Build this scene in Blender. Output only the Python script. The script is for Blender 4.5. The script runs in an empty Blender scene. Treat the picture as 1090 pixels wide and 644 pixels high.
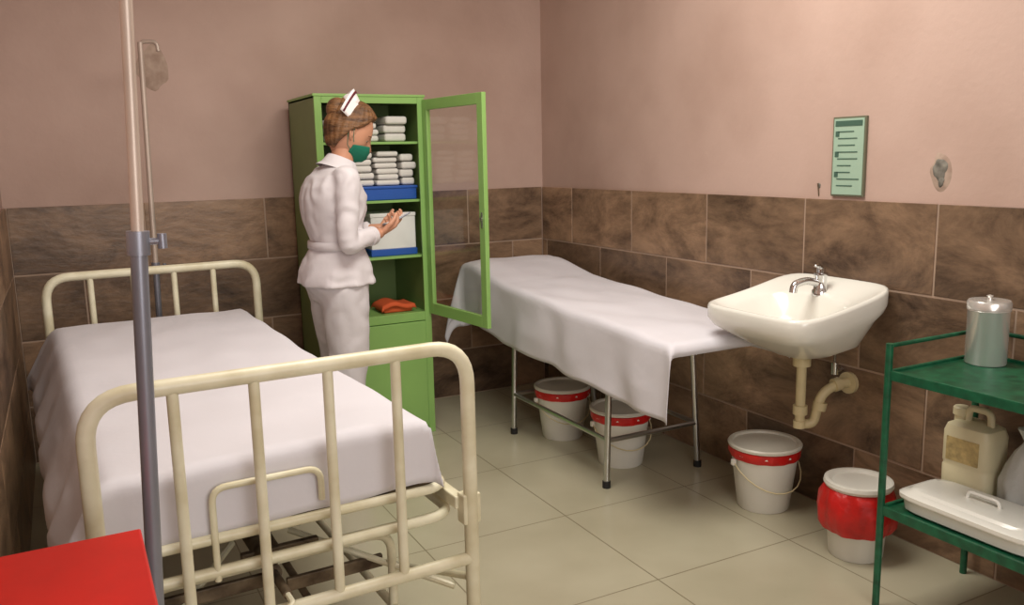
import bpy, math, random
from mathutils import Vector, Matrix, noise
random.seed(3)
V = Vector
XF = [Matrix.Identity(4)]
scene = bpy.context.scene
COL = scene.collection

# ---------------------------------------------------------------- materials
def lin(c):
    c = c/255.0
    return c/12.92 if c <= 0.04045 else ((c+0.055)/1.055)**2.4
def rgb(t, k=1.0): return (min(1, lin(t[0])*k), min(1, lin(t[1])*k), min(1, lin(t[2])*k), 1)

def pm(name, c, rough=0.5, metal=0.0, var=0.08, scale=6.0, bump=0.0, bscale=60.0, coat=0.0, c2=None, stretch=None, detail=5, ramp=(.3, .7)):
    m = bpy.data.materials.new(name); m.use_nodes = True
    nt = m.node_tree; b = nt.nodes['Principled BSDF']
    b.inputs['Roughness'].default_value = rough
    b.inputs['Metallic'].default_value = metal
    b.inputs['Coat Weight'].default_value = coat
    tc = nt.nodes.new('ShaderNodeTexCoord')
    mp = nt.nodes.new('ShaderNodeMapping')
    if stretch: mp.inputs['Scale'].default_value = stretch
    nt.links.new(tc.outputs['Object'], mp.inputs['Vector'])
    n = nt.nodes.new('ShaderNodeTexNoise'); n.inputs['Scale'].default_value = scale; n.inputs['Detail'].default_value = detail
    nt.links.new(mp.outputs['Vector'], n.inputs['Vector'])
    cr = nt.nodes.new('ShaderNodeValToRGB')
    cr.color_ramp.elements[0].position = ramp[0]; cr.color_ramp.elements[1].position = ramp[1]
    cr.color_ramp.elements[0].color = rgb(c2) if c2 else rgb(c, 1-var)
    cr.color_ramp.elements[1].color = rgb(c, 1+var)
    nt.links.new(n.outputs['Fac'], cr.inputs['Fac'])
    nt.links.new(cr.outputs['Color'], b.inputs['Base Color'])
    if bump:
        n2 = nt.nodes.new('ShaderNodeTexNoise'); n2.inputs['Scale'].default_value = bscale; n2.inputs['Detail'].default_value = 4
        nt.links.new(mp.outputs['Vector'], n2.inputs['Vector'])
        bp = nt.nodes.new('ShaderNodeBump'); bp.inputs['Strength'].default_value = bump; bp.inputs['Distance'].default_value = 0.01
        nt.links.new(n2.outputs['Fac'], bp.inputs['Height'])
        nt.links.new(bp.outputs['Normal'], b.inputs['Normal'])
    return m

def tile_mat():
    m = pm('brown_stone_tile', (144, 116, 92), 0.38, var=0.28, scale=2.4, bump=0.25, bscale=18, c2=(64, 47, 36), stretch=(1, 1, 2.2), ramp=(.32, .66))
    nt = m.node_tree; b = nt.nodes['Principled BSDF']
    for n in nt.nodes:
        if n.type == 'TEX_NOISE' and abs(n.inputs['Scale'].default_value-2.4) < .01:
            n.inputs['Distortion'].default_value = 0.5; n.inputs['Detail'].default_value = 10; n.inputs['Roughness'].default_value = 0.74
            nz = n
    src = [l for l in nt.links if l.to_socket == b.inputs['Base Color']][0].from_socket
    geo = nt.nodes.new('ShaderNodeNewGeometry')
    # every tile gets its own piece of the stone pattern
    vm = nt.nodes.new('ShaderNodeVectorMath'); vm.operation = 'ADD'
    sc = nt.nodes.new('ShaderNodeMath'); sc.operation = 'MULTIPLY'; sc.inputs[1].default_value = 37.0
    nt.links.new(geo.outputs['Random Per Island'], sc.inputs[0])
    old = nz.inputs['Vector'].links[0].from_socket
    nt.links.new(old, vm.inputs[0]); nt.links.new(sc.outputs[0], vm.inputs[1]); nt.links.new(vm.outputs[0], nz.inputs['Vector'])
    mr = nt.nodes.new('ShaderNodeMapRange'); mr.inputs['To Min'].default_value = 0.7; mr.inputs['To Max'].default_value = 1.28
    nt.links.new(geo.outputs['Random Per Island'], mr.inputs['Value'])
    hs = nt.nodes.new('ShaderNodeHueSaturation')
    nt.links.new(mr.outputs['Result'], hs.inputs['Value']); nt.links.new(src, hs.inputs['Color'])
    nt.links.new(hs.outputs['Color'], b.inputs['Base Color'])
    return m

def floor_mat():
    m = pm('floor_tile', (178, 172, 149), 0.28, var=0.05, scale=2.5, c2=(168, 161, 137))
    nt = m.node_tree; b = nt.nodes['Principled BSDF']
    src = [l for l in nt.links if l.to_socket == b.inputs['Base Color']][0].from_socket
    tc = nt.nodes.new('ShaderNodeTexCoord'); mp = nt.nodes.new('ShaderNodeMapping')
    mp.inputs['Location'].default_value = (-0.46+6.0, -0.35+6.0, 0)
    nt.links.new(tc.outputs['Object'], mp.inputs['Vector'])
    br = nt.nodes.new('ShaderNodeTexBrick'); br.offset = 0.0; br.squash = 1.0
    br.inputs['Scale'].default_value = 1.0; br.inputs['Brick Width'].default_value = 0.6; br.inputs['Row Height'].default_value = 0.6
    br.inputs['Mortar Size'].default_value = 0.0025; br.inputs['Mortar Smooth'].default_value = 0.1
    nt.links.new(mp.outputs['Vector'], br.inputs['Vector'])
    nt.links.new(src, br.inputs['Color1']); nt.links.new(src, br.inputs['Color2'])
    br.inputs['Mortar'].default_value = rgb((128, 118, 96))
    nt.links.new(br.outputs['Color'], b.inputs['Base Color'])
    return m

M = {}
M['wall'] = pm('pink_plaster', (191, 163, 151), 0.62, var=0.03, scale=1.3, bump=0.14, bscale=35, c2=(175, 146, 133), detail=9, ramp=(.35, .62))
M['ceil'] = pm('ceiling_paint', (215, 208, 200), 0.8)
M['tile'] = tile_mat()
M['grout'] = pm('grout', (172, 148, 130), 0.8)
M['floor'] = floor_mat()
M['sheet'] = pm('cotton_sheet', (215, 212, 219), 0.85, var=0.02, scale=3, bump=0.35, bscale=7)
M['mattress'] = pm('mattress', (190, 185, 190), 0.9)
M['cream'] = pm('cream_enamel_paint', (228, 224, 200), 0.35, var=0.08, scale=9, c2=(206, 197, 164))
M['steel'] = pm('steel', (200, 200, 198), 0.28, 1.0)
M['inox'] = pm('polished_stainless', (228, 226, 222), 0.25, 0.6, var=0.02)
M['pole'] = pm('pole_grey', (140, 142, 154), 0.35, 0.5)
M['poletop'] = pm('pole_upper', (196, 180, 168), 0.4, 0.3)
M['chrome'] = pm('chrome', (215, 215, 215), 0.12, 1.0, var=0.02)
M['rust'] = pm('worn_metal', (120, 105, 85), 0.6, 0.4, var=0.3, scale=20, c2=(70, 55, 42))
M['black'] = pm('black_rubber', (30, 28, 28), 0.7)
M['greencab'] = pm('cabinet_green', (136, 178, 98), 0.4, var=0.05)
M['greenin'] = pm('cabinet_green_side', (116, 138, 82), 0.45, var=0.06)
M['greentr'] = pm('trolley_green', (22, 92, 62), 0.35, var=0.15, scale=30, c2=(14, 66, 44))
M['porcelain'] = pm('porcelain', (232, 230, 222), 0.2, var=0.02, coat=0.25)
M['pvc'] = pm('cream_pvc', (205, 190, 150), 0.4, var=0.1)
M['bucket'] = pm('bucket_plastic', (222, 219, 210), 0.4, var=0.04)
M['lid'] = pm('bucket_lid', (212, 207, 194), 0.35, var=0.08)
M['red'] = pm('red_bag', (196, 28, 26), 0.35, var=0.15, scale=20, bump=0.4, bscale=40)
M['redtop'] = pm('red_paint', (200, 24, 14), 0.4, var=0.12)
M['uniform'] = pm('white_uniform', (212, 206, 210), 0.85, var=0.02, bump=0.3, bscale=14)
M['skin'] = pm('skin', (196, 142, 114), 0.5, var=0.06, scale=20)
M['hair'] = pm('hair', (128, 90, 56), 0.5, var=0.3, scale=14, bump=0.6, bscale=50, c2=(66, 42, 26), stretch=(1, 1, 5))
M['mask'] = pm('teal_mask', (14, 112, 88), 0.8, var=0.1)
M['cap'] = pm('cap_white', (232, 226, 226), 0.8)
M['capred'] = pm('cap_stripe', (96, 26, 40), 0.7)
M['linen'] = pm('linen', (214, 210, 205), 0.9, var=0.06)
M['blue'] = pm('blue_plastic', (30, 82, 168), 0.45)
M['white'] = pm('white_card', (222, 222, 220), 0.6)
M['amber'] = pm('amber_bottle', (96, 52, 24), 0.2, var=0.1)
M['orange'] = pm('orange_cloth', (200, 84, 40), 0.8)
M['poster'] = pm('poster_paper', (158, 184, 164), 0.6, var=0.05)
M['posterdk'] = pm('poster_ink', (66, 96, 82), 0.6)
M['frame'] = pm('poster_frame', (104, 104, 84), 0.5)
M['can_y'] = pm('jerrycan_plastic', (216, 206, 172), 0.4, var=0.08)
M['bag'] = pm('clear_plastic_bag', (216, 218, 214), 0.25, var=0.05, scale=15, bump=0.5, bscale=30)
_b = M['bag'].node_tree.nodes['Principled BSDF']; _b.inputs['Alpha'].default_value = 0.75
M['label'] = pm('label', (180, 158, 108), 0.6, var=0.3, scale=50)
M['patch'] = pm('bare_plaster', (120, 116, 108), 0.9, var=0.4, scale=40, c2=(78, 74, 68))
M['patch2'] = pm('filler_plaster', (172, 152, 138), 0.9, var=0.2, scale=25, c2=(156, 132, 118))
M['eye'] = pm('eye_white', (225, 220, 215), 0.2)
M['iris'] = pm('iris', (50, 34, 24), 0.2)
M['pants'] = pm('white_trousers', (208, 203, 207), 0.85, var=0.03, bump=0.4, bscale=10)
def glass_mat():
    m = bpy.data.materials.new('door_glass'); m.use_nodes = True; nt = m.node_tree; nt.nodes.clear()
    o = nt.nodes.new('ShaderNodeOutputMaterial'); mx = nt.nodes.new('ShaderNodeMixShader'); mx.inputs[0].default_value = .07
    t = nt.nodes.new('ShaderNodeBsdfTransparent'); t.inputs['Color'].default_value = (.93, .95, .92, 1)
    g = nt.nodes.new('ShaderNodeBsdfGlossy'); g.inputs['Roughness'].default_value = 0.08
    nt.links.new(t.outputs[0], mx.inputs[1]); nt.links.new(g.outputs[0], mx.inputs[2])
    nt.links.new(mx.outputs[0], o.inputs[0]); return m
M['glass'] = glass_mat()

# ---------------------------------------------------------------- builders
def empty(name, loc):
    e = bpy.data.objects.new(name, None); e.empty_display_size = 0.1
    e.location = loc; COL.objects.link(e); return e

def make(name, vf, mat, parent=None, smooth=True, bevel=0, remesh=0, sm=0, subsurf=0, solid=0, ang=40, bseg=2, wrinkle=None):
    verts, faces = vf
    me = bpy.data.meshes.new(name)
    me.from_pydata([XF[0] @ V(v) for v in verts], [], faces)
    me.validate()
    import bmesh
    bm = bmesh.new(); bm.from_mesh(me); bmesh.ops.recalc_face_normals(bm, faces=bm.faces); bm.to_mesh(me); bm.free()
    me.materials.append(M[mat])
    if smooth:
        for p in me.polygons: p.use_smooth = True
        if not remesh: me.set_sharp_from_angle(angle=math.radians(ang))
    o = bpy.data.objects.new(name, me); COL.objects.link(o)
    if solid:
        s = o.modifiers.new('solid', 'SOLIDIFY'); s.thickness = abs(solid); s.offset = -1 if solid > 0 else 1
    if remesh:
        r = o.modifiers.new('remesh', 'REMESH'); r.mode = 'VOXEL'; r.voxel_size = remesh; r.use_smooth_shade = True
    if sm:
        s = o.modifiers.new('smooth', 'SMOOTH'); s.iterations = sm; s.factor = 0.5
    if wrinkle:
        tx = bpy.data.textures.new(name+'_folds', 'WOOD'); tx.wood_type = 'BANDNOISE'; tx.noise_scale = wrinkle[1]; tx.turbulence = 12
        d = o.modifiers.new('folds', 'DISPLACE'); d.texture = tx; d.strength = wrinkle[0]; d.mid_level = .5; d.texture_coords = 'LOCAL'
        s = o.modifiers.new('smooth2', 'SMOOTH'); s.iterations = 3; s.factor = 0.5
    if bevel:
        b = o.modifiers.new('bevel', 'BEVEL'); b.width = bevel; b.segments = bseg; b.limit_method = 'ANGLE'; b.angle_limit = math.radians(40)
    if subsurf:
        s = o.modifiers.new('sub', 'SUBSURF'); s.levels = subsurf; s.render_levels = subsurf
    if parent:
        o.parent = parent; o.matrix_parent_inverse = Matrix.Translation(parent.location).inverted()
    return o

def boxvf(a, b):
    x0, y0, z0 = a; x1, y1, z1 = b
    return ([(x0,y0,z0),(x1,y0,z0),(x1,y1,z0),(x0,y1,z0),(x0,y0,z1),(x1,y0,z1),(x1,y1,z1),(x0,y1,z1)],
            [(0,3,2,1),(4,5,6,7),(0,1,5,4),(1,2,6,5),(2,3,7,6),(3,0,4,7)])
def join(*vfs):
    Vs, Fs = [], []
    for v, f in vfs:
        n = len(Vs); Vs += list(v); Fs += [tuple(i+n for i in q) for q in f]
    return Vs, Fs
def box(name, a, b, mat, parent=None, bevel=0.003, bseg=2):
    return make(name, boxvf(a, b), mat, parent, smooth=False, bevel=bevel, bseg=bseg)

def loft(rings, cap=True, closed=True):
    n = len(rings[0]); Vs = [tuple(p) for r in rings for p in r]; Fs = []
    for i in range(len(rings)-1):
        for j in range(n if closed else n-1):
            k = (j+1) % n
            Fs.append((i*n+j, i*n+k, (i+1)*n+k, (i+1)*n+j))
    if cap:
        Fs.append(tuple(range(n))[::-1]); Fs.append(tuple((len(rings)-1)*n+j for j in range(n)))
    return Vs, Fs

def sweep(pts, r, seg=12, ends=False, closed=False, flat=1.0):
    pts = [V(p) for p in pts]; n = len(pts)
    rad = list(r) if isinstance(r, (list, tuple)) else [r]*n
    if ends:
        d0 = (pts[0]-pts[1]).normalized(); d1 = (pts[-1]-pts[-2]).normalized(); r0, r1 = rad[0], rad[-1]
        pts = [pts[0]+d0*r0, pts[0]+d0*r0*.85, pts[0]+d0*r0*.5] + pts + [pts[-1]+d1*r1*.5, pts[-1]+d1*r1*.85, pts[-1]+d1*r1]
        rad = [r0*.08, r0*.5, r0*.86] + rad + [r1*.86, r1*.5, r1*.08]; n = len(pts)
    rings = []; up = None
    for i in range(n):
        if closed: t = (pts[(i+1) % n]-pts[i-1]).normalized()
        elif i == 0: t = (pts[1]-pts[0]).normalized()
        elif i == n-1: t = (pts[-1]-pts[-2]).normalized()
        else:
            t = ((pts[i+1]-pts[i]).normalized()+(pts[i]-pts[i-1]).normalized())
            t = t.normalized() if t.length > 1e-6 else (pts[i+1]-pts[i]).normalized()
        if up is None:
            up = V((0,0,1)) if abs(t.z) < .9 else V((1,0,0))
        up = (up - t*up.dot(t)).normalized(); s = t.cross(up)
        rings.append([pts[i]+(up*math.cos(a)+s*math.sin(a)*flat)*rad[i] for a in [2*math.pi*k/seg for k in range(seg)]])
    if closed:
        rings.append(rings[0]); return loft(rings, cap=False)
    return loft(rings)

def fillet(pts, r, n=6, closed=False):
    pts = [V(p) for p in pts]; out = []
    N = len(pts)
    for i in range(N):
        if not closed and i in (0, N-1): out.append(pts[i]); continue
        a, b, c = pts[i-1], pts[i], pts[(i+1) % N]
        d = min(r, (a-b).length*.49, (c-b).length*.49)
        p0 = b+(a-b).normalized()*d; p1 = b+(c-b).normalized()*d
        for k in range(n+1):
            t = k/n; out.append(p0*(1-t)**2+b*2*t*(1-t)+p1*t*t)
    return out

def catmull(pts, rad, n=5):
    pts = [V(p) for p in pts]; P = [pts[0]*2-pts[1]]+pts+[pts[-1]*2-pts[-2]]; R = [rad[0]]+list(rad)+[rad[-1]]
    op, orr = [], []
    for i in range(1, len(P)-2):
        for k in range(n):
            t = k/n
            f = lambda a, b, c, d: 0.5*((b*2)+(c-a)*t+(a*2-b*5+c*4-d)*t*t+(b*3-a-c*3+d)*t**3)
            op.append(f(P[i-1], P[i], P[i+1], P[i+2])); orr.append(f(R[i-1], R[i], R[i+1], R[i+2]))
    op.append(pts[-1]); orr.append(rad[-1]); return op, orr

def lathe(c, prof, seg=36, wob=None):
    rings = []
    for r, z in prof:
        ring = []
        r = max(r, .0004)
        for k in range(seg):
            a = 2*math.pi*k/seg; rr = r*(1+(wob(a, z) if wob else 0))
            ring.append((c[0]+rr*math.cos(a), c[1]+rr*math.sin(a), c[2]+z))
        rings.append(ring)
    return loft(rings)

def cylvf(p0, p1, r, seg=20): return sweep([p0, p1], r, seg)
def ellipsoid(c, r, seg=24, rg=16, rot=None):
    rings = []
    for i in range(rg+1):
        th = math.pi*(0.001+0.998*i/rg); ring = []
        for k in range(seg):
            a = 2*math.pi*k/seg
            p = V((r[0]*math.sin(th)*math.cos(a), r[1]*math.sin(th)*math.sin(a), -r[2]*math.cos(th)))
            if rot: p = rot @ p
            ring.append(V(c)+p)
        rings.append(ring)
    return loft(rings)

# ---------------------------------------------------------------- room
XR, YB, XL, YF, H = 2.615, 4.57, -0.227, -1.3, 2.85
T = 0.012
box('floor', (XL-.2, YF-.2, -0.05), (XR+.2, YB+.2, 0), 'floor', bevel=0)
box('ceiling', (XL-.2, YF-.2, H), (XR+.2, YB+.2, H+.05), 'ceil', bevel=0)
box('wall_back', (XL-.2, YB+T, 0), (XR+.2, YB+.15, H), 'wall', bevel=0)
box('wall_right', (XR+T, YF-.2, 0), (XR+.15, YB+.15, H), 'wall', bevel=0)
box('wall_left', (XL-.15, YF-.2, 0), (XL-T, YB+.15, H), 'wall', bevel=0)
box('wall_front', (XL-.2, YF-.15, 0), (XR+.2, YF, H), 'wall', bevel=0)
RH, TW, G, TOP = 0.316, 0.585, 0.004, 1.229
def tiles(kind, s0, s1, ref):
    vfs = []
    z1 = TOP; row = 0
    while z1 > 0.02:
        z0 = max(z1-RH, 0)
        off = ref + (TW/2 if row % 2 else 0)
        k = math.floor((s0-off)/TW)
        while off+k*TW < s1:
            a = max(off+k*TW, s0)+G; b = min(off+(k+1)*TW, s1)-G; k += 1
            if b-a < .01: continue
            zz0 = z0+G; zz1 = z1-(G if row else 0)
            if kind == 'right': vfs.append(boxvf((XR, a, zz0), (XR+T-.001, b, zz1)))
            if kind == 'back': vfs.append(boxvf((a, YB, zz0), (b, YB+T-.001, zz1)))
            if kind == 'left': vfs.append(boxvf((XL-T+.001, a, zz0), (XL, b, zz1)))
        z1 -= RH; row += 1
    return join(*vfs)
e = empty('trim_1', (XR, 2, .6)); make('tiles', tiles('right', YF, YB, 1.883), 'tile', e, smooth=False, bevel=.0018)
box('grout', (XR+.003, YF, 0), (XR+T-.0005, YB, TOP-.001), 'grout', e, 0)
e = empty('trim_2', (1.2, YB, .6)); make('tiles', tiles('back', XL, XR, XL), 'tile', e, smooth=False, bevel=.0018)
box('grout', (XL, YB+.003, 0), (XR, YB+T-.0005, TOP-.001), 'grout', e, 0)
e = empty('trim_3', (XL, 2, .6)); make('tiles', tiles('left', YF, YB, YB), 'tile', e, smooth=False, bevel=.0018)
box('grout', (XL-T+.0005, YF, 0), (XL-.003, YB, TOP-.001), 'grout', e, 0)

# wall damage
def blob(name, c, axis, r, mat, seed, parent=None):
    ring = []
    for k in range(28):
        a = 2*math.pi*k/28; rr = r*(1+.45*noise.noise(V((math.cos(a)*1.3+seed, math.sin(a)*1.3, seed))))
        u, w = rr*math.cos(a)*.8, rr*math.sin(a)*1.1
        ring.append(V(c)+(V((0, u, w)) if axis == 'x' else V((u, 0, w))))
    d = V((-.003, 0, 0)) if axis == 'x' else V((0, -.003, 0))
    inner = [V(c)+(p-V(c))*.8+d for p in ring]
    make(name, loft([ring, inner]), mat, parent)
e = empty('wall_scar', (XR+T, 1.886, 1.33))
blob('rim', (XR+T, 1.886, 1.335), 'x', .05, 'patch2', 5, e); blob('hole', (XR+T-.003, 1.89, 1.345), 'x', .032, 'patch', 2, e)
blob('hole_low', (XR+T-.0028, 1.885, 1.305), 'x', .016, 'patch', 4, e)
e = empty('wall_scar', (XR+T, 2.41, 1.27)); blob('rim', (XR+T, 2.41, 1.28), 'x', .010, 'patch', 8, e)
make('nail', cylvf((XR+T, 2.41, 1.24), (XR+.004, 2.41, 1.29), .0025, 8), 'rust', e)
e = empty('wall_scar', (.46, YB+T, 1.885)); blob('filler', (.46, YB+T, 1.87), 'y', .09, 'patch2', 1, e)

# poster
e = empty('wall_poster', (XR, 2.267, 1.39))
box('frame', (XR+T-.012, 2.192, 1.243), (XR+T, 2.343, 1.538), 'frame', e, .002)
box('paper', (XR+T-.014, 2.199, 1.25), (XR+T-.011, 2.336, 1.531), 'poster', e, 0)
box('heading', (XR+T-.0155, 2.206, 1.503), (XR+T-.0138, 2.329, 1.523), 'posterdk', e, 0)
for i in range(9):
    z = 1.485-i*.025; w = .06+.05*random.random()
    box('text_line_%d' % i, (XR+T-.0155, 2.315-w, z-.004), (XR+T-.0138, 2.315, z), 'posterdk', e, 0)
    if i % 3 == 0: box('pictogram_%d' % i, (XR+T-.0155, 2.31, z-.02), (XR+T-.0138, 2.327, z), 'posterdk', e, 0)

# ---------------------------------------------------------------- cloth
def drape(name, x0, x1, y0, y1, top, hang, R, mat, parent, step=.02, fold=.012, wr=.003, seed=0, wl=18.0, fl=(.01, .01, 0, 0), cf=.4):
    l, r, f, b = hang
    L = lambda h: (R*math.pi/2 + (h-R)) if h > R else h
    a0, a1 = x0+R-L(l), x1-R+L(r); b0, b1 = y0+R-L(f), y1-R+L(b)
    nx = int((a1-a0)/step)+1; ny = int((b1-b0)/step)+1
    def out(e):
        if e <= 0: return 0, 0
        if e < R*math.pi/2: return R*math.sin(e/R), R*(1-math.cos(e/R))
        return R, R+e-R*math.pi/2
    Vs = []
    for i in range(nx+1):
        a = a0+(a1-a0)*i/nx
        for j in range(ny+1):
            bb = b0+(b1-b0)*j/ny
            sx = -1 if a < x0+R else 1; sy = -1 if bb < y0+R else 1
            ex = max(x0+R-a, a-(x1-R), 0); ey = max(y0+R-bb, bb-(y1-R), 0)
            ox, dx = out(ex); oy, dy = out(ey)
            px = min(max(a, x0+R), x1-R)+sx*ox; py = min(max(bb, y0+R), y1-R)+sy*oy
            drop = math.hypot(dx, dy); m = min(ex, ey)
            if m > 0:
                c = cf if sx > 0 else .4
                px += sx*m*c*ex/(ex+ey); py += sy*m*.4*ey/(ex+ey)
                if c < .3: drop = max(dx, dy)
            nz = noise.noise(V((a*3+seed, bb*3, seed)))
            if dx > 0: px += sx*min(dx/.15, 1.3)*(fold*(1+math.sin(bb*wl+3*nz+seed)) + (fl[0] if sx < 0 else fl[1]))
            if dy > 0: py += sy*min(dy/.15, 1.3)*(fold*.5*(1+math.sin(a*wl+3*nz+seed)) + (fl[2] if sy < 0 else fl[3]))
            z = top(min(max(a, x0), x1), min(max(bb, y0), y1)) - drop + wr*noise.noise(V((a*7, bb*5+seed, 3)))*1.5
            if drop > .1: z += .012*noise.noise(V((a*4, bb*4, 9+seed)))
            Vs.append((px, py, z))
    Fs = [(i*(ny+1)+j, (i+1)*(ny+1)+j, (i+1)*(ny+1)+j+1, i*(ny+1)+j+1) for i in range(nx) for j in range(ny)]
    return make(name, (Vs, Fs), mat, parent, solid=.003, ang=180)

# ---------------------------------------------------------------- hospital bed
bed = empty('hospital_bed', (.40, 2.9, 0))
XF[0] = Matrix.Translation((.427, 1.87, 0)) @ Matrix.Rotation(math.radians(2.4), 4, 'Z')
LB = 2.13; W = .43
for nm, v in (('footboard', 0), ('headboard', LB)):
    make(nm+'_frame', sweep(fillet([(-W, v, .09), (-W, v, .96), (W, v, .96), (W, v, .09)], .10, 8), .0185, 14), 'cream', bed)
    make(nm+'_lower_bar', cylvf((-W, v, .395), (W, v, .395), .016), 'cream', bed)
    make(nm+'_bars', join(*[cylvf((u, v, .395), (u, v, .955), .0125, 12) for u in (-.26, -.092, .074, .24)]), 'cream', bed)
    for k, u in enumerate((-W, W)):
        make(nm+'_caster_%d' % k, join(cylvf((u-.012, v, .045), (u+.012, v, .045), .045, 24), boxvf((u-.018, v-.015, .05), (u+.018, v+.015, .1))), 'black', bed, bevel=.002)
        make(nm+'_bracket_%d' % k, boxvf((u-.025, v-.01 if v == 0 else v-.03, .49), (u+.025, v+.03 if v == 0 else v+.01, .57)), 'cream', bed, smooth=False, bevel=.004)
for k, s in enumerate((-1, 1)):
    make('side_rail_%d' % k, boxvf((s*.41-.014, .02, .525), (s*.41+.014, LB-.02, .56)), 'cream', bed, smooth=False, bevel=.004)
make('spring_base_rim', sweep(fillet([(-.385, .07, .575), (.40, .07, .575), (.40, LB-.06, .575), (-.385, LB-.06, .575)], .07, 6, True), .013, 10, closed=True), 'cream', bed)
make('slats', join(*[boxvf((-.39, .12+i*.125, .562), (.39, .15+i*.125, .572)) for i in range(16)]+[boxvf((u-.012, .08, .556), (u+.012, LB-.08, .563)) for u in (-.25, 0, .25)]), 'rust', bed, smooth=False)
make('end_rail', sweep(fillet([(-.41, .3, .50), (-.41, .06, .50), (.41, .06, .50), (.41, .3, .50)], .08, 8), .014, 12), 'cream', bed)
make('lower_frame', sweep(fillet([(-.34, .16, .22), (-.34, .16, .445), (.27, .16, .445), (.27, .16, .22)], .06, 8), .012, 12), 'cream', bed)
make('lower_frame_back', sweep(fillet([(-.34, 1.6, .22), (-.34, 1.6, .445), (.27, 1.6, .445), (.27, 1.6, .22)], .06, 8), .012, 12), 'cream', bed)
make('lower_rails', join(cylvf((-.34, .1, .23), (-.34, 1.7, .23), .012), cylvf((.27, .1, .23), (.27, 1.7, .23), .012),
     cylvf((-W, LB, .23), (W, LB, .23), .012), cylvf((-W, 0.0, .22), (W, 0, .22), .012), cylvf((-.41, 0, .34), (-.34, .5, .23), .01), cylvf((W, 0, .34), (.27, .5, .23), .01)), 'cream', bed)
make('guard_loop', sweep(fillet([(-.19, .055, .48), (-.19, .055, .70), (.06, .055, .70), (.06, .055, .62)], .035, 6), .008, 10), 'cream', bed)
make('crank_screw', join(cylvf((-.05, -.0, .43), (-.05, .9, .43), .011), cylvf((-.05, .12, .43), (-.05, .42, .43), .02), cylvf((.05, .2, .30), (-.05, .9, .55), .01)), 'rust', bed)
make('crank_levers', join(boxvf((-.10, .24, .40), (.10, .26, .44)), boxvf((-.32, .20, .36), (-.05, .215, .395)), boxvf((.0, .20, .33), (.26, .215, .365)), boxvf((-.02, .9, .28), (.02, .94, .56))), 'rust', bed, smooth=False, bevel=.003)
make('crank_handle', sweep(fillet([(-.05, .01, .43), (-.05, -.05, .43), (-.12, -.05, .40), (-.12, -.11, .40)], .015, 4), .007, 8), 'cream', bed)
make('diagonal_braces', join(sweep([(-.40, .05, .30), (-.1, .35, .43)], .009, 8), sweep([(.40, .05, .30), (.05, .35, .43)], .009, 8)), 'cream', bed)
make('mattress', boxvf((-.395, .09, .585), (.34, LB-.05, .74)), 'mattress', bed, bevel=.03, bseg=4)
drape('bed_sheet', -.415, .356, .075, LB-.035, lambda x, y: .757+.010*math.sin((x+.1)*4)*math.exp(-((y-.4)/.5)**2)-.006*math.sin(y*2.4), (.25, .17, .165, .05), .03, 'sheet', bed, step=.018, fold=.005, wr=.005, seed=2, fl=(.07, 0, 0, 0), cf=.08)
XF[0] = Matrix.Identity(4)

# ---------------------------------------------------------------- examination table
tab = empty('examination_table', (2.2, 3.4, 0))
legs = []
for k, y in enumerate((2.91, 3.76)):
    legs.append(sweep(fillet([(1.965, y, .012), (1.985, y, .675), (2.42, y, .675), (2.465, y, .012)], .06, 6), .014, 12))
make('leg_frames', join(*legs), 'steel', tab)
make('stretchers', join(cylvf((1.972, 2.91, .21), (2.452, 2.91, .21), .011), cylvf((1.972, 3.76, .21), (2.452, 3.76, .21), .011),
     cylvf((1.972, 2.91, .21), (1.972, 3.76, .21), .011), cylvf((2.452, 2.91, .21), (2.452, 3.76, .21), .011)), 'steel', tab)
make('leg_tips', join(*[cylvf((x, y, 0), (x, y, .03), .018, 14) for x in (1.965, 2.465) for y in (2.91, 3.76)]), 'black', tab)
TP = [(2.4, .716), (2.9, .742), (3.5, .768), (3.8, .785), (4.0, .822), (4.15, .85), (4.3, .857)]
def ttop(x, y):
    for (ya, za), (yb, zb) in zip(TP, TP[1:]):
        if y <= yb or yb == TP[-1][0]:
            t = min(max((y-ya)/(yb-ya), 0), 1)
            return za+(zb-za)*t + .006*math.exp(-((y-3.75)/.1)**2-((x-2.35)/.2)**2)
prof = []
for yy in [2.46, 2.8, 3.1, 3.4, 3.62, 3.8, 3.9, 4.0, 4.15, 4.26]:
    z = ttop(2.0, yy)-.012
    prof.append([(1.945, yy, z-.045), (2.485, yy, z-.045), (2.485, yy, z), (1.945, yy, z)])
make('padded_top', loft(prof), 'mattress', tab, bevel=.008)
make('top_rails', join(boxvf((1.97, 2.5, .655), (1.99, 4.2, .675)), boxvf((2.42, 2.5, .655), (2.445, 4.2, .675))), 'steel', tab, smooth=False)
make('back_prop', join(cylvf((2.0, 3.9, .665), (2.0, 4.1, .79), .009), cylvf((2.42, 3.9, .665), (2.42, 4.1, .79), .009)), 'steel', tab)
drape('cover_sheet', 1.93, 2.50, 2.435, 4.275, ttop, (.30, .12, .045, .36), .03, 'sheet', tab, step=.018, fold=.009, wr=.007, seed=6, wl=13, fl=(0, 0, 0, 0))

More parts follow.
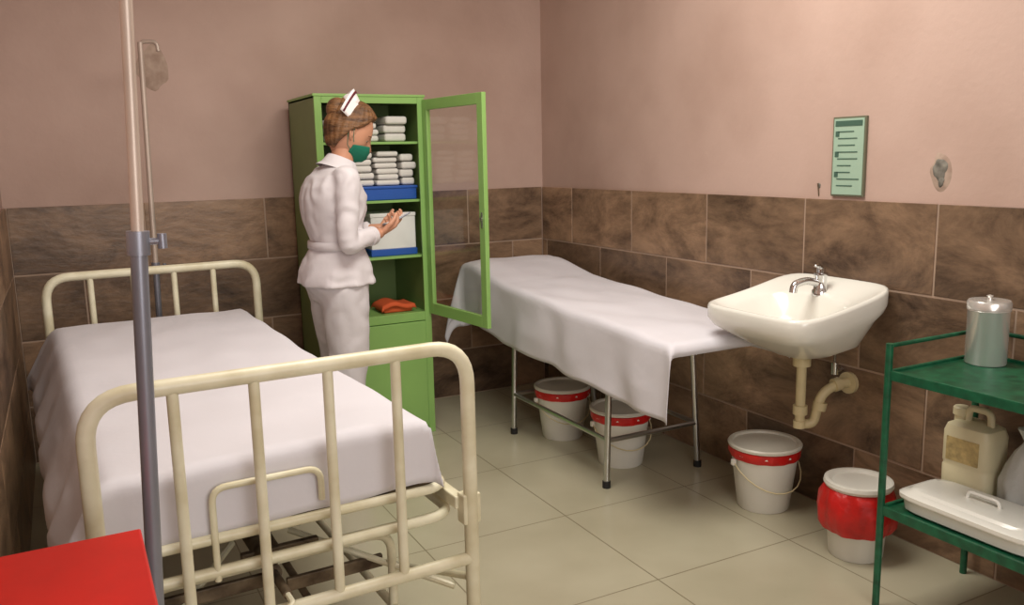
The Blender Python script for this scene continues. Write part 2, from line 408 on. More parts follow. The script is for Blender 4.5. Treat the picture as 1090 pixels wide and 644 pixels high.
# ---------------------------------------------------------------- buckets
def bucket(c, bag='band'):
    e = empty('bucket', c)
    if bag == 'band':
        pr = [(.0, .0), (.098, .0), (.102, .006), (.131, .232), (.139, .234), (.139, .246), (.132, .246), (.126, .238), (.097, .012), (0, .012)]
        make('pail', lathe(c, pr), 'bucket', e)
        make('bin_liner', lathe(c, [(.132, .255), (.1405, .252), (.1405, .228), (.134, .214), (.131, .215), (.133, .222), (.133, .25)], 72, lambda a, z: (.014*math.sin(a*9)+.01*math.sin(a*17)) if z < .235 else 0), 'red', e)
        make('lid', lathe(c, [(0, .256), (.143, .256), (.145, .266), (.140, .272), (.128, .270), (.124, .262), (.06, .265), (0, .266)]), 'lid', e)
        pts = [(c[0]+.142*math.cos(t), c[1]+.142*math.sin(t)*1.0-.0, c[2]+.20-.10*math.sin(k*math.pi/12)) for k, t in enumerate([math.radians(170+k*10*1.5) for k in range(13)])]
        make('wire_handle', sweep(pts, .0025, 8), 'pvc', e)
        make('handle_lug', join(*[boxvf((p[0]-.008, p[1]-.008, p[2]-.012), (p[0]+.008, p[1]+.008, p[2]+.012)) for p in (pts[0], pts[-1])]), 'bucket', e, smooth=False, bevel=.002)
    else:
        make('pail', lathe(c, [(0, 0), (.088, 0), (.092, .006), (.108, .242), (.112, .25), (.106, .25), (.086, .012), (0, .012)]), 'bucket', e)
        make('bin_liner', lathe(c, [(.098, .258), (.113, .25), (.126, .22), (.132, .17), (.128, .125), (.112, .098), (.099, .11), (.105, .17), (.108, .23)], 72, lambda a, z: (.035*math.sin(a*7+z*20)+.02*math.sin(a*15)) if z < .24 else 0), 'red', e)
        make('lid', lathe(c, [(0, .254), (.112, .254), (.117, .264), (.114, .276), (.104, .279), (.095, .276), (.088, .266), (.04, .264), (0, .264)]), 'bucket', e)
bucket((2.409, 2.437, 0))
bucket((2.385, 1.958, 0), bag='bag')
bucket((2.167, 3.608, 0))
bucket((2.20, 3.14, 0))

# ---------------------------------------------------------------- sink
sk = empty('wall_sink', (2.4, 2.27, .8))
def srim(x): return .85+.085*max(0, min(1, (x-2.13)/.485))**1.5
def sring(cx, cy, hx, hy, zf, n=5.0, N=64):
    ring = []
    for k in range(N):
        a = 2*math.pi*k/N; c_, s_ = math.cos(a), math.sin(a)
        rr = (abs(c_)**n+abs(s_)**n)**(-1/n)
        x = cx+hx*rr*c_; y = cy+hy*rr*s_; x = min(x, XR-.0005)
        ring.append((x, y, zf(x)))
    return ring
cy = 2.27
R_ = [sring(2.42, cy, .03, .03, lambda x: .645, 2), sring(2.42, cy, .045, .045, lambda x: .65, 2),
      sring(2.41, cy, .10, .12, lambda x: .672, 2.4), sring(2.405, cy, .17, .19, lambda x: .71, 3),
      sring(2.39, cy, .215, .235, lambda x: srim(x)-.105, 4.2), sring(2.38, cy, .235, .252, lambda x: srim(x)-.082, 5),
      sring(2.373, cy, .242, .26, lambda x: srim(x)-.055, 6), sring(2.373, cy, .243, .261, lambda x: srim(x)-.012, 6), sring(2.373, cy, .240, .257, lambda x: srim(x)-.001, 6),
      sring(2.373, cy, .232, .247, lambda x: srim(x)+.001, 6), sring(2.372, cy, .222, .238, lambda x: srim(x)-.006, 5),
      sring(2.33, cy, .170, .212, lambda x: srim(x)-.022, 3.6), sring(2.328, cy, .160, .20, lambda x: srim(x)-.034, 3.2), sring(2.335, cy, .138, .172, lambda x: .79, 2.8),
      sring(2.35, cy, .10, .125, lambda x: .745, 2.4), sring(2.37, cy, .05, .06, lambda x: .722, 2), sring(2.38, cy, .018, .018, lambda x: .716, 2)]
make('basin', loft(R_), 'porcelain', sk, ang=80)
make('drain', lathe((2.38, cy, .716), [(0, 0), (.026, 0), (.028, .004), (.018, .005), (0, .003)]), 'chrome', sk)
fx, fy, fz = 2.517, cy+.015, .888
make('faucet_base', lathe((fx, fy, fz), [(0, -.014), (.031, -.014), (.031, .004), (.025, .012), (.023, .052), (.026, .058), (.025, .072), (0, .077)]), 'chrome', sk)
make('faucet_spout', sweep(fillet([(fx, fy, fz+.03), (fx-.07, fy+.005, fz+.048), (fx-.125, fy+.01, fz+.036), (fx-.13, fy+.01, fz+.006)], .022, 5), .0145, 14), 'chrome', sk)
make('faucet_handle', join(cylvf((fx, fy, fz+.070), (fx, fy, fz+.092), .016), sweep([(fx, fy, fz+.090), (fx-.035, fy-.02, fz+.104), (fx-.06, fy-.03, fz+.106)], [.010, .009, .006], 10, ends=True)), 'chrome', sk)
make('waste_pipe', sweep(fillet([(2.42, cy, .65), (2.42, cy, .385), (2.465, cy-.025, .385), (2.49, cy-.035, .50), (2.55, cy-.05, .535), (2.612, cy-.06, .535)], .04, 7), .0185, 16), 'pvc', sk)
make('pipe_couplings', join(cylvf((2.42, cy, .655), (2.42, cy, .615), .033, 16), cylvf((2.42, cy, .46), (2.42, cy, .425), .027, 16), cylvf((2.42, cy, .40), (2.42, cy, .372), .024, 16),
     cylvf((2.483, cy-.033, .44), (2.488, cy-.035, .47), .026, 16), cylvf((2.54, cy-.048, .531), (2.565, cy-.053, .536), .026, 16)), 'pvc', sk)
make('wall_flange', join(cylvf((2.600, cy-.06, .535), (2.6149, cy-.06, .535), .042, 20)), 'pvc', sk)
make('supply_valve', join(cylvf((2.6149, cy-.02, .58), (2.57, cy-.02, .58), .01), cylvf((2.575, cy-.02, .565), (2.575, cy-.02, .61), .014), sweep(fillet([(2.575, cy-.02, .60), (2.575, cy-.02, .68), (2.54, cy+.01, .76)], .03, 4), .006, 8)), 'chrome', sk)

# ---------------------------------------------------------------- trolley
tr = empty('instrument_trolley', (2.36, 1.3, 0))
tx0, tx1, ty0, ty1 = 2.146, 2.575, .93, 1.675
make('posts', join(*[cylvf((x, y, .0), (x, y, .845), .011, 12) for x in (tx0, tx1) for y in (ty0, ty1)]), 'greentr', tr)
make('top_guard_rail', sweep([(tx0, ty1, .838), (tx1, ty1, .838), (tx1, ty0, .838)], .007, 10), 'greentr', tr)
make('near_guard_rail', cylvf((tx0, ty0, .838), (tx1, ty0, .838), .007), 'greentr', tr)
for nm, z in (('top_shelf', .756), ('lower_shelf', .328)):
    make(nm, join(boxvf((tx0+.004, ty0+.004, z-.006), (tx1-.004, ty1-.004, z)), boxvf((tx0-.004, ty0, z-.022), (tx0+.008, ty1, z+.008)), boxvf((tx1-.008, ty0, z-.022), (tx1+.004, ty1, z+.008)),
         boxvf((tx0, ty0-.004, z-.022), (tx1, ty0+.008, z+.008)), boxvf((tx0, ty1-.008, z-.022), (tx1, ty1+.004, z+.008))), 'greentr', tr, smooth=False, bevel=.002)
# canister
cn = empty('steel_canister', (2.485, 1.595, .756))
make('body', lathe((2.485, 1.595, .757), [(0, 0), (.056, 0), (.059, .004), (.059, .165), (.061, .168), (.059, .172), (0, .172)], 40), 'inox', cn)
make('lid', lathe((2.485, 1.595, .757), [(0, .172), (.062, .172), (.062, .192), (.058, .198), (.03, .199), (0, .199)], 40), 'inox', cn)
make('lid_knob', lathe((2.485, 1.595, .957), [(0, -.002), (.007, -.002), (.006, .006), (.01, .012), (0, .015)], 20), 'inox', cn)
# jerrycan
def jerry(c, w, d, h, mat, label):
    e = empty('jerrycan', c); x, y, z = c
    b = []
    for zz, k in ((0, .93), (.01, .99), (h*.33, 1), (h*.35, .97), (h*.38, .97), (h*.4, 1), (h*.72, 1), (h*.8, .9), (h*.84, .62)):
        ring = []
        for j in range(40):
            a = 2*math.pi*j/40; n = 5; rr = (abs(math.cos(a))**n+abs(math.sin(a))**n)**(-1/n)
            ring.append((x+d/2*k*rr*math.cos(a), y+w/2*k*rr*math.sin(a), z+zz))
        b.append(ring)
    make('body', loft(b), mat, e)
    make('handle', sweep(fillet([(x, y-w*.30, z+h*.80), (x, y-w*.28, z+h*.98), (x, y+w*.16, z+h*.98), (x, y+w*.18, z+h*.80)], .02, 5), .011, 12), mat, e)
    make('cap', lathe((x, y+w*.33, z+h*.78), [(0, 0), (.019, 0), (.019, .03), (.024, .03), (.024, .052), (.02, .056), (0, .056)], 24), mat, e)
    if label: box('label', (x-d/2-.002, y-w*.33, z+h*.42), (x-d/2+.002, y+w*.33, z+h*.68), 'label', e, 0)
jerry((2.455, 1.588, .330), .160, .125, .29, 'can_y', True)
# plastic bag
pb = empty('plastic_bag', (2.462, 1.43, .33))
rings = []
for r, z in ((.01, .0), (.060, .0), (.070, .012), (.076, .05), (.072, .10), (.058, .15), (.038, .19), (.018, .215), (.014, .225), (.022, .24), (.034, .262), (.03, .264)):
    ring = []
    for k in range(64):
        a = 2*math.pi*k/64
        cr = .12*noise.noise(V((math.cos(a)*2.2, math.sin(a)*2.2, z*14)))+.04*math.sin(a*11+z*30)*(1 if z > .1 else .4)
        ring.append((2.462+r*(1+cr)*math.cos(a)*.85, 1.425+r*(1+cr)*math.sin(a), .330+z))
    rings.append(ring)
make('crumpled_film', loft(rings), 'bag', pb, ang=60)
# tray
ty = empty('enamel_tray', (2.27, 1.43, .33))
def rr_ring(cx, cy, hx, hy, z, n=7, N=48):
    out = []
    for k in range(N):
        a = 2*math.pi*k/N; q = (abs(math.cos(a))**n+abs(math.sin(a))**n)**(-1/n)
        out.append((cx+hx*q*math.cos(a), cy+hy*q*math.sin(a), z))
    return out
tcx, tcy = 2.268, 1.43
make('pan', loft([rr_ring(tcx, tcy, .085, .195, .330), rr_ring(tcx, tcy, .095, .205, .338), rr_ring(tcx, tcy, .10, .21, .370), rr_ring(tcx, tcy, .107, .217, .373), rr_ring(tcx, tcy, .107, .217, .377)]), 'porcelain', ty)
make('cover', loft([rr_ring(tcx, tcy, .109, .219, .377), rr_ring(tcx, tcy, .109, .219, .388), rr_ring(tcx, tcy, .10, .21, .394), rr_ring(tcx, tcy, .085, .195, .396), rr_ring(tcx, tcy, .078, .188, .404), rr_ring(tcx, tcy, .06, .17, .406)]), 'porcelain', ty)
make('cover_handle', sweep(fillet([(tcx, tcy+.05, .404), (tcx, tcy+.045, .425), (tcx, tcy-.045, .425), (tcx, tcy-.05, .404)], .012, 4), .005, 10), 'porcelain', ty)

# ---------------------------------------------------------------- cabinet
cb = empty('medicine_cabinet', (1.36, 4.25, 0))
cx0, cx1, cy0, cy1, ct = 1.083, 1.63, 4.02, 4.50, 1.716
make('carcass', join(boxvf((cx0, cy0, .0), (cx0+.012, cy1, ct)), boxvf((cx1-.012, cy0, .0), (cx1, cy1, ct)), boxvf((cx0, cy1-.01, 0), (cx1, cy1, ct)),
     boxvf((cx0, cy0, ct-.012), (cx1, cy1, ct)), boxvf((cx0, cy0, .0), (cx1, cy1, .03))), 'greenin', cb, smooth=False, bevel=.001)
make('face_frame', join(boxvf((cx0, cy0-.012, 0), (cx0+.035, cy0, ct)), boxvf((cx1-.035, cy0-.012, 0), (cx1, cy0, ct)), boxvf((cx0+.035, cy0-.012, ct-.035), (cx1-.035, cy0, ct)),
     boxvf((cx0+.035, cy0-.012, .60), (cx1-.035, cy0, .645)), boxvf((cx0+.035, cy0-.012, 0), (cx1-.035, cy0, .04))), 'greencab', cb, smooth=False, bevel=.002)
make('lower_door', boxvf((cx0+.038, cy0-.022, .043), (cx1-.038, cy0-.004, .597)), 'greencab', cb, smooth=False, bevel=.003)
make('shelves', join(*[boxvf((cx0+.012, cy0+.01, z-.012), (cx1-.012, cy1-.01, z)) for z in (.64, .935, 1.215, 1.50)]), 'greencab', cb, smooth=False, bevel=.001)
make('top_rim', boxvf((cx0-.006, cy0-.016, ct-.004), (cx1+.006, cy1+.002, ct+.008)), 'greencab', cb, smooth=False, bevel=.002)
hx, hy = cx1-.002, cy0-.014
ang = math.atan2(-.573, .070)
XF[0] = Matrix.Translation((hx, hy, 0)) @ Matrix.Rotation(ang, 4, 'Z')
DW, z0, z1 = .545, .635, 1.70
make('glass_door_frame', join(boxvf((0, -.011, z0), (.042, .011, z1)), boxvf((DW-.045, -.011, z0), (DW, .011, z1)), boxvf((.042, -.011, z1-.05), (DW-.045, .011, z1)), boxvf((.042, -.011, z0), (DW-.045, .011, z0+.055))), 'greencab', cb, smooth=False, bevel=.002)
make('glass_pane', ([(.04, 0, z0+.05), (DW-.043, 0, z0+.05), (DW-.043, 0, z1-.045), (.04, 0, z1-.045)], [(0, 1, 2, 3)]), 'glass', cb, smooth=False)
make('lock', join(cylvf((DW-.022, -.02, 1.14), (DW-.022, .02, 1.14), .009), boxvf((DW-.028, -.014, 1.10), (DW-.016, .014, 1.17))), 'steel', cb)
make('hinges', join(*[cylvf((0, 0, z), (0, 0, z+.06), .007) for z in (.72, 1.14, 1.56)]), 'steel', cb)
XF[0] = Matrix.Identity(4)
ln = empty('folded_linen', (1.36, 4.2, 1.3))
for i, (x, n, zb, wx, h) in enumerate(((1.180, 5, 1.217, .06, .040), (1.315, 5, 1.287, .064, .032), (1.45, 6, 1.287, .062, .027), (1.56, 4, 1.287, .040, .038), (1.20, 3, 1.502, .064, .034), (1.35, 4, 1.502, .066, .030), (1.50, 3, 1.502, .064, .040))):
    for j in range(n):
        ox = random.uniform(-.006, .006); oy = random.uniform(-.02, .012); k = random.uniform(.86, 1.0)
        hh = h*random.uniform(.9, 1.0)
        box('stack_%d_%d' % (i, j), (x-wx*k+ox, 4.075+oy, zb+j*(h+.0015)), (x+wx*k+ox, 4.33+oy, zb+j*(h+.0015)+hh), 'linen', ln, min(.013, hh*.42), 4)
bx = empty('blue_box', (1.4, 4.2, 1.25)); box('body', (1.255, 4.06, 1.216), (1.595, 4.36, 1.280), 'blue', bx, .004); box('rim', (1.25, 4.055, 1.272), (1.60, 4.365, 1.285), 'blue', bx, .003)
bx = empty('supply_box', (1.47, 4.2, 1.0)); box('carton', (1.35, 4.07, .97), (1.585, 4.33, 1.13), 'white', bx, .003); box('lid', (1.347, 4.067, 1.13), (1.588, 4.333, 1.15), 'white', bx, .004); box('blue_base', (1.345, 4.065, .936), (1.59, 4.335, .97), 'blue', bx, .003)
for bxp, byp in ((1.17, 4.12), (1.24, 4.16), (1.30, 4.11)):
    be = empty('medicine_bottle', (bxp, byp, .936))
    make('glass', lathe((bxp, byp, .936), [(0, 0), (.026, 0), (.028, .004), (.028, .085), (.012, .105), (.012, .12), (0, .12)], 24), 'amber', be)
    make('cap', lathe((bxp, byp, .936), [(0, .118), (.015, .118), (.015, .138), (0, .14)], 24), 'white', be)
oc = empty('orange_cloth', (1.5, 4.15, .65))
drape('fold', 1.39, 1.565, 4.07, 4.23, lambda x, y: .690+.010*math.sin(x*40), (.025, .025, .025, .025), .012, 'orange', oc, step=.01, fold=.003, fl=(0, 0, 0, 0))
box('inner_fold', (1.40, 4.08, .6415), (1.555, 4.22, .672), 'orange', oc, .008)

# ---------------------------------------------------------------- IV stands
def ivstand(x, y, lean, top, r1, r2, zc, hooks, base_a, L, m1, m2):
    e = empty('iv_stand', (x, y, 0))
    px = lambda z: x+lean*z
    make('lower_tube', cylvf((x, y, .07), (px(zc), y, zc), r1, 16), m1, e)
    make('upper_tube', cylvf((px(zc-.05), y, zc-.05), (px(top), y, top), r2, 16), m2, e)
    make('clamp', join(cylvf((px(zc-.028), y, zc-.028), (px(zc+.014), y, zc+.014), r1+.005, 16), cylvf((px(zc), y, zc-.005), (px(zc)+r1+.026, y-.005, zc-.005), .006, 10), cylvf((px(zc)+r1+.024, y-.005, zc-.018), (px(zc)+r1+.024, y-.005, zc+.008), .008, 10)), 'pole', e)
    hs = []
    for a in hooks:
        d = V((math.cos(a), math.sin(a), 0)); t = V((px(top), y, top-.01))
        hs.append(sweep(fillet([t-V((0, 0, .03)), t+V((0, 0, .012)), t+d*.07+V((0, 0, .012)), t+d*.075-V((0, 0, .03))], .02, 5), r2*.75, 10))
    make('hooks', join(*hs), m2, e)
    make('base_hub', cylvf((x, y, .05), (x, y, .10), .028, 20), m1, e)
    make('base_legs', join(*[sweep([(x, y, .075), (x+L*math.cos(a), y+L*math.sin(a), .05)], [.012, .009], 10) for a in base_a]), m1, e)
    make('casters', join(*[cylvf((x+L*math.cos(a)-.008, y+L*math.sin(a), .022), (x+L*math.cos(a)+.008, y+L*math.sin(a), .022), .022, 16) for a in base_a]+[cylvf((x+L*math.cos(a), y+L*math.sin(a), .03), (x+L*math.cos(a), y+L*math.sin(a), .055), .006, 8) for a in base_a]), 'black', e)
R = math.radians
ivstand(.062, 1.62, .04, 2.15, .0145, .0105, 1.29, [R(0), R(180)], [R(30), R(150), R(270)], .24, 'pole', 'poletop')
ivstand(.345, 4.27, .02, 1.955, .014, .012, .95, [R(-20)], [R(0), R(180), R(90)], .22, 'pole', 'poletop')

# ---------------------------------------------------------------- red side table
st = empty('side_table', (-.07, 1.23, 0))
box('top', (-.212, .93, .78), (.068, 1.53, .80), 'redtop', st, .004)
box('apron', (-.205, .937, .70), (.061, 1.523, .78), 'redtop', st, .003)
make('legs', join(*[cylvf((x, y, 0), (x, y, .71), .011, 10) for x in (-.19, .04) for y in (.96, 1.50)]), 'redtop', st)

# ---------------------------------------------------------------- nurse
nu = empty('nurse', (1.035, 3.60, 0))
BODY = Matrix.Translation((1.035, 3.60, 0)) @ Matrix.Rotation(R(2), 4, 'Z')
XF[0] = BODY
def ring(cx, cz, a, b, N=40, wav=0, bust=0, cyy=0, back=1.0):
    o = []
    for k in range(N):
        t = 2*math.pi*k/N; c_, s_ = math.cos(t), math.sin(t)
        q = (abs(c_)**2.3+abs(s_)**2.3)**(-1/2.3)
        w = 1+wav*math.cos(9*t)
        x = a*q*c_*w*(back if c_ < 0 else 1); y = b*q*s_*w
        if bust and c_ > 0: x += bust*math.exp(-((abs(y)-.07)/.05)**2)*c_
        o.append((cx+x, cyy+y, cz))
    return o
torso = loft([ring(-.01, .893, .156, .194, wav=.04), ring(-.01, .915, .153, .192, wav=.035), ring(-.008, .95, .147, .186, wav=.025), ring(-.005, 1.0, .130, .166, wav=.01), ring(0, 1.045, .107, .140), ring(0, 1.07, .103, .136),
    ring(-.006, 1.11, .109, .142), ring(-.010, 1.16, .118, .153, bust=.008), ring(-.012, 1.21, .124, .163, bust=.022), ring(-.012, 1.26, .124, .171, bust=.022), ring(-.008, 1.31, .116, .173, bust=.006), ring(.000, 1.35, .096, .158), ring(.014, 1.38, .074, .122), ring(.030, 1.402, .060, .078), ring(.040, 1.415, .053, .060)])
def arm(sh, el, wr, f=.78):
    sh, el, wr = V(sh), V(el), V(wr); e2 = el+(wr-el)*f
    p, r = catmull([sh-V((0, sh.y*.3, -.0)), sh, sh+(el-sh)*.5, el, el+(e2-el)*.5, e2], [.052, .053, .047, .042, .039, .038])
    return sweep(p, r, 16, ends=True)
RS, RE, RW = (.005, -.165, 1.335), (-.015, -.203, 1.080), (.155, -.09, 1.100)
LS, LE, LW = (.010, .165, 1.335), (.03, .200, 1.075), (.200, .035, 1.110)
make('jacket', join(torso, arm(RS, RE, RW), arm(LS, LE, LW)), 'uniform', nu, remesh=.007, sm=3, wrinkle=(.0055, .10))
make('back_belt', loft([ring(0, 1.043, .108, .143), ring(0, 1.046, .116, .150), ring(0, 1.076, .114, .148), ring(0, 1.079, .104, .139)], cap=False), 'uniform', nu, ang=80)
def cring(z, a, b, dx, tilt): return [(.043+dx+a*math.cos(t), b*math.sin(t), z-tilt*math.cos(t)) for t in [2*math.pi*k/36 for k in range(36)]]
make('collar', loft([cring(1.372, .090, .105, -.018, .035), cring(1.390, .074, .085, -.008, .028), cring(1.422, .058, .062, .0, .022), cring(1.425, .053, .056, .0, .022), cring(1.40, .05, .053, .0, .022)], cap=False), 'uniform', nu, ang=90)
for nm, E_, W_ in (('right', RE, RW), ('left', LE, LW)):
    E_, W_ = V(E_), V(W_); c0 = E_+(W_-E_)*.68; c1 = E_+(W_-E_)*.84
    make('%s_cuff' % nm, sweep([c0, c0.lerp(c1, .1), c0.lerp(c1, .9), c1], [.036, .041, .041, .035], 20), 'uniform', nu)
    make('%s_forearm' % nm, sweep([E_+(W_-E_)*.5, E_+(W_-E_)*.8, W_, W_+(W_-E_).normalized()*.015], [.034, .029, .024, .023], 16, ends=True), 'skin', nu)
def leg(y, fx):
    p, r = catmull([(-.005, y*.85, .90), (0, y, .80), (.005+fx, y*1.02, .55), (fx*1.5, y*1.05, .46), (fx-.005, y*1.05, .30), (fx-.01, y*1.05, .055)], [.112, .102, .082, .075, .073, .078])
    return sweep(p, r, 20)
hips = loft([ring(-.01, .82, .10, .14), ring(-.01, .88, .13, .175), ring(-.005, .95, .12, .165), ring(0, 1.0, .10, .14)])
make('trousers', join(hips, leg(.085, .01), leg(-.085, -.005)), 'pants', nu, remesh=.009, sm=4, wrinkle=(.006, .12))
for nm, y, fx_ in (('left', .09, .01), ('right', -.09, -.005)):
    pr = []
    for xx, hw, hh in ((-.07, .015, .03), (-.06, .033, .055), (-.02, .038, .075), (.04, .04, .06), (.10, .046, .045), (.15, .04, .035), (.17, .02, .02)):
        pr.append([(xx+fx_, y+hw*math.cos(t), .002+hh/2*(1+math.sin(t))) for t in [2*math.pi*k/18 for k in range(18)]])
    make('%s_shoe' % nm, loft(pr), 'cap', nu)

def handvf(w, d, n, side, curls, thumb=(.55, .75, .45)):
    w, d, n = V(w), V(d).normalized(), V(n); n = (n-d*n.dot(d)).normalized(); s = d.cross(n)*side
    parts = []
    pr = []
    for t, hw, th in ((-.012, .021, .017), (.01, .025, .018), (.035, .034, .016), (.065, .038, .014), (.083, .037, .011), (.09, .032, .007)):
        c = w+d*t
        pr.append([c+s*hw*math.cos(a)+n*th*math.sin(a) for a in [2*math.pi*k/20 for k in range(20)]])
    parts.append(loft(pr))
    for i, (off, ln_, r) in enumerate(((.0285, .070, .0082), (.0098, .078, .0086), (-.009, .072, .0083), (-.027, .057, .0073))):
        p = w+d*.078+s*off; dirv = (d+s*off*1.6).normalized(); pts = [p-dirv*.015, p]; ang_ = 0
        for seg_, fr, cu in ((0, .45, curls[0]), (1, .30, curls[1]), (2, .25, curls[2])):
            ang_ += cu+i*.05
            dd = (dirv*math.cos(ang_)+n*math.sin(ang_)).normalized()
            pts.append(pts[-1]+dd*ln_*fr)
        parts.append(sweep(pts, [r*1.05, r*1.05, r, r*.92, r*.8], 12, ends=True))
    p = w+d*.02+s*.022+n*.003; td = (d*thumb[0]+s*thumb[1]+n*thumb[2]).normalized()
    q1 = p+td*.04; td2 = (td+d*.6+n*.2-s*.25).normalized(); q2 = q1+td2*.03; q3 = q2+(td2+n*.3-s*.2).normalized()*.022
    parts.append(sweep([p, q1, q2, q3], [.0135, .011, .0098, .008], 12, ends=True))
    return join(*parts)
make('right_hand', handvf(V(RW)+V((.004, .002, 0)), (.85, .42, .25), (-.25, .15, 1), 1, (.4, .6, .5)), 'skin', nu, remesh=.0028, sm=2)
make('left_hand', handvf(V(LW)+V((.004, -.002, 0)), (.8, -.42, .22), (-.25, -.1, 1), -1, (.4, .6, .5)), 'skin', nu, remesh=.0028, sm=2)
XF[0] = BODY @ Matrix.Translation((.272, -.024, 1.156)) @ Matrix.Rotation(R(-24), 4, 'Y') @ Matrix.Rotation(R(10), 4, 'Z')
make('held_phone_body', boxvf((-.060, -.033, -.004), (.060, .033, .004)), 'pole', nu, smooth=False, bevel=.003)
make('held_phone_screen', boxvf((-.054, -.029, .0041), (.054, .029, .005)), 'white', nu, smooth=False)

HEAD = BODY @ Matrix.Translation((.086, 0, 1.53)) @ Matrix.Rotation(R(-12), 4, 'Z') @ Matrix.Rotation(R(30), 4, 'Y') @ Matrix.Scale(1.03, 4)
XF[0] = BODY
make('neck', sweep([(.03, 0, 1.37), (.045, 0, 1.42), (.065, 0, 1.48)], [.055, .049, .05], 20), 'skin', nu)
XF[0] = HEAD
def g(a, b, s): return math.exp(-((a-b)/s)**2)
def hp(az, el, off=0.0, nose=True):
    d = V((math.cos(el)*math.cos(az), math.cos(el)*math.sin(az), math.sin(el)))
    fx = .092 if d.x > 0 else .098
    x, y, z = d.x*fx, d.y*.075, d.z*.115
    if d.z < 0:
        y *= 1-.22*(-d.z)**1.5
        if d.x < 0: x *= 1-.35*(-d.z)
        else: x *= 1+.02*(-d.z)
    if d.x > 0:
        x = x*(1-.05*g(d.z, .1, .3))
        if nose: x += .020*g(d.y, 0, .15)*(g(d.z, -.28, .14)) + .012*g(d.y, 0, .12)*g(d.z, -.1, .2)
        x -= .008*g(abs(d.y), .38, .16)*g(d.z, 0.0, .13)
        x += .004*g(abs(d.y), .35, .25)*g(d.z, .2, .1)
        x += .006*g(d.y, 0, .25)*g(d.z, -.93, .15)
        x += .005*g(d.y, 0, .22)*(g(d.z, -.56, .06)+g(d.z, -.68, .06))
    p = V((x, y, z)); return p+d*off
def hgrid(fn, na=56, ne=40):
    rings = []
    for i in range(ne+1):
        el = -math.pi/2*.998+math.pi*.998*i/ne
        rings.append([fn(2*math.pi*k/na, el) for k in range(na)])
    return loft(rings)
make('head', hgrid(lambda a, e_: hp(a, e_)), 'skin', nu, ang=180)
def hairoff(az, el):
    a = abs((az+math.pi) % (2*math.pi)-math.pi)
    hl = R(46) if a < R(40) else (R(46)-(a-R(40))/R(50)*R(42) if a < R(90) else (R(4)-(a-R(90))/R(35)*R(52) if a < R(125) else R(-48)))
    t = min(max((el-hl)/R(12)+.5, 0), 1); t = t*t*(3-2*t)
    vol = .016+.006*math.sin(el)+.002*math.sin(az*22+el*5)+.0015*math.sin(az*41)
    return -.012+t*(vol+.012)
make('hair', hgrid(lambda a, e_: hp(a, e_, hairoff(a, e_), False), 96, 56), 'hair', nu, ang=180)
make('hair_bun', ellipsoid((-.092, 0, .062), (.042, .05, .046)), 'hair', nu, ang=180)
make('hair_bun_roll', sweep([V((-.078, 0, .062))+V((0, .047*math.cos(t), .043*math.sin(t))) for t in [2*math.pi*k/24 for k in range(24)]], .016, 12, closed=True), 'hair', nu)
for s, nm in ((1, 'left'), (-1, 'right')):
    make(nm+'_eye', ellipsoid((.0640, s*.030, .001), (.0115, .0125, .0105)), 'eye', nu)
    make(nm+'_iris', ellipsoid((.0740, s*.031, -.0005), (.003, .0055, .0055)), 'iris', nu)
    make(nm+'_eyelid', sweep([(.072, s*.018, .001), (.0765, s*.025, .0075), (.0755, s*.034, .008), (.066, s*.044, .002)], [.002, .0032, .0032, .002], 8, ends=True), 'skin', nu)
    make(nm+'_lower_lid', sweep([(.072, s*.018, -.001), (.0755, s*.026, -.0075), (.0745, s*.034, -.0075), (.066, s*.044, 0)], [.0015, .0025, .0025, .0015], 8, ends=True), 'skin', nu)
    make(nm+'_eyebrow', sweep([(.084, s*.013, .021), (.0815, s*.028, .0265), (.069, s*.045, .022)], [.0022, .0028, .0016], 8, ends=True), 'hair', nu)
    make(nm+'_ear', join(sweep([(.006, s*.071, -.026), (.000, s*.079, -.018), (-.008, s*.084, -.002), (-.010, s*.086, .014), (.0, s*.083, .024), (.010, s*.076, .018), (.012, s*.073, .004)], [.006, .005, .0045, .0045, .0045, .004, .004], 10, ends=True), ellipsoid((.001, s*.074, 0), (.012, .005, .022))), 'skin', nu)
make('mouth', sweep([(.091, -.022, -.068), (.098, 0, -.066), (.091, .022, -.068)], [.002, .004, .002], 8, ends=True), 'skin', nu)
rows = []
for i in range(15):
    t = i/14
    row = []
    for k in range(29):
        u = k/28*2-1; az = u*R(72)
        e_top = R(-6)-R(14)*u*u; e_bot = R(-60)+R(22)*u*u
        el = e_bot+(e_top-e_bot)*t
        p = hp(az, el, .004, False)
        b = .024*(1-abs(u)**2)*math.sin(math.pi*min(1, t*.75+.15))
        p = p+V((b, 0, 0))+V((.001*math.sin(t*26), 0, 0))
        row.append(p)
    rows.append(row)
make('face_mask', loft(rows, cap=False, closed=False), 'mask', nu, solid=.002, ang=180)
for s in (1, -1):
    make('mask_strap_%s' % ('l' if s > 0 else 'r'), sweep([(.024, s*.072, -.03), (.012, s*.079, -.01), (.0, s*.084, .018), (-.012, s*.084, .012), (-.012, s*.082, -.014), (.006, s*.072, -.052), (.028, s*.066, -.066)], .0014, 6), 'mask', nu)
rows = []; rows2 = []
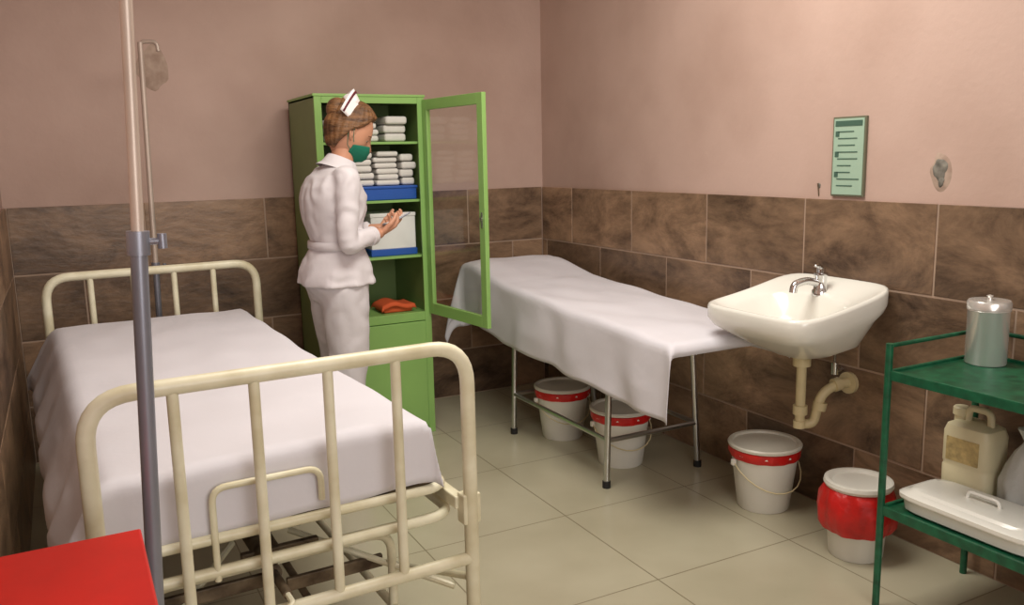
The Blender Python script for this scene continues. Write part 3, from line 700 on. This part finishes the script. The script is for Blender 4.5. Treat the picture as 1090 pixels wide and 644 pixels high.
for k in range(25):
    ph = R(-70)+R(140)*k/24
    row = []
    for j in range(8):
        t = j/7
        rad_ = .100+.034*t*(math.cos(ph)**.6)
        row.append((-.010-.055*t-.02*abs(math.sin(ph)), rad_*.84*math.sin(ph), .118*math.cos(ph)*1.08+.040*t*math.cos(ph)-.0))
    rows.append(row)
    rows2.append([tuple(V(row[5])+V((.0025, 0, .003))), tuple(V(row[6])+V((.0025, 0, .003)))])
make('nurse_cap', loft(rows, cap=False, closed=False), 'cap', nu, solid=.003, ang=60)
make('nurse_cap_stripe', loft(rows2, cap=False, closed=False), 'capred', nu, solid=.0015, ang=60)
make('nurse_cap_back', ellipsoid((-.055, 0, .112), (.035, .060, .035)), 'cap', nu)
XF[0] = Matrix.Identity(4)

# ---------------------------------------------------------------- ceiling lamps + lights
lf = empty('ceiling_lamp', (1.3, 2.3, H))
box('housing', (.7, 2.22, H-.05), (1.9, 2.38, H-.0005), 'white', lf, .004)
def area(name, loc, rot, sx, sy, e_, col):
    l = bpy.data.lights.new(name, 'AREA'); l.shape = 'RECTANGLE'; l.size = sx; l.size_y = sy; l.energy = e_; l.color = col
    o = bpy.data.objects.new(name, l); o.location = loc; o.rotation_euler = rot; COL.objects.link(o); return o
area('ceiling_tube_light', (1.35, 2.3, H-.07), (0, 0, 0), 1.6, .9, 53, (1, .96, .87))
area('camera_side_fill', (.95, YF+.12, 1.7), (R(82), 0, R(-10)), 2.0, 1.7, 56, (1, .98, .94))  # big soft fill added behind the camera; the front wall has no window
w = bpy.data.worlds.new('World'); scene.world = w; w.use_nodes = True
w.node_tree.nodes['Background'].inputs[0].default_value = (.5, .48, .46, 1); w.node_tree.nodes['Background'].inputs[1].default_value = .3

# ---------------------------------------------------------------- camera
cam = bpy.data.cameras.new('Camera'); cam.sensor_width = 36; cam.lens = 907/1090*36; cam.clip_start = .05
co = bpy.data.objects.new('Camera', cam); COL.objects.link(co)
right = V((.8842, -.4669, -.0206)).normalized(); fw = V((.4570, .8731, -.1697)).normalized()
up = right.cross(fw).normalized()
mt = Matrix((( right.x, up.x, -fw.x, 0), (right.y, up.y, -fw.y, 0), (right.z, up.z, -fw.z, 1.42), (0, 0, 0, 1)))
co.matrix_world = mt
scene.camera = co
scene.view_settings.view_transform = 'Standard'
scene.view_settings.exposure = 0
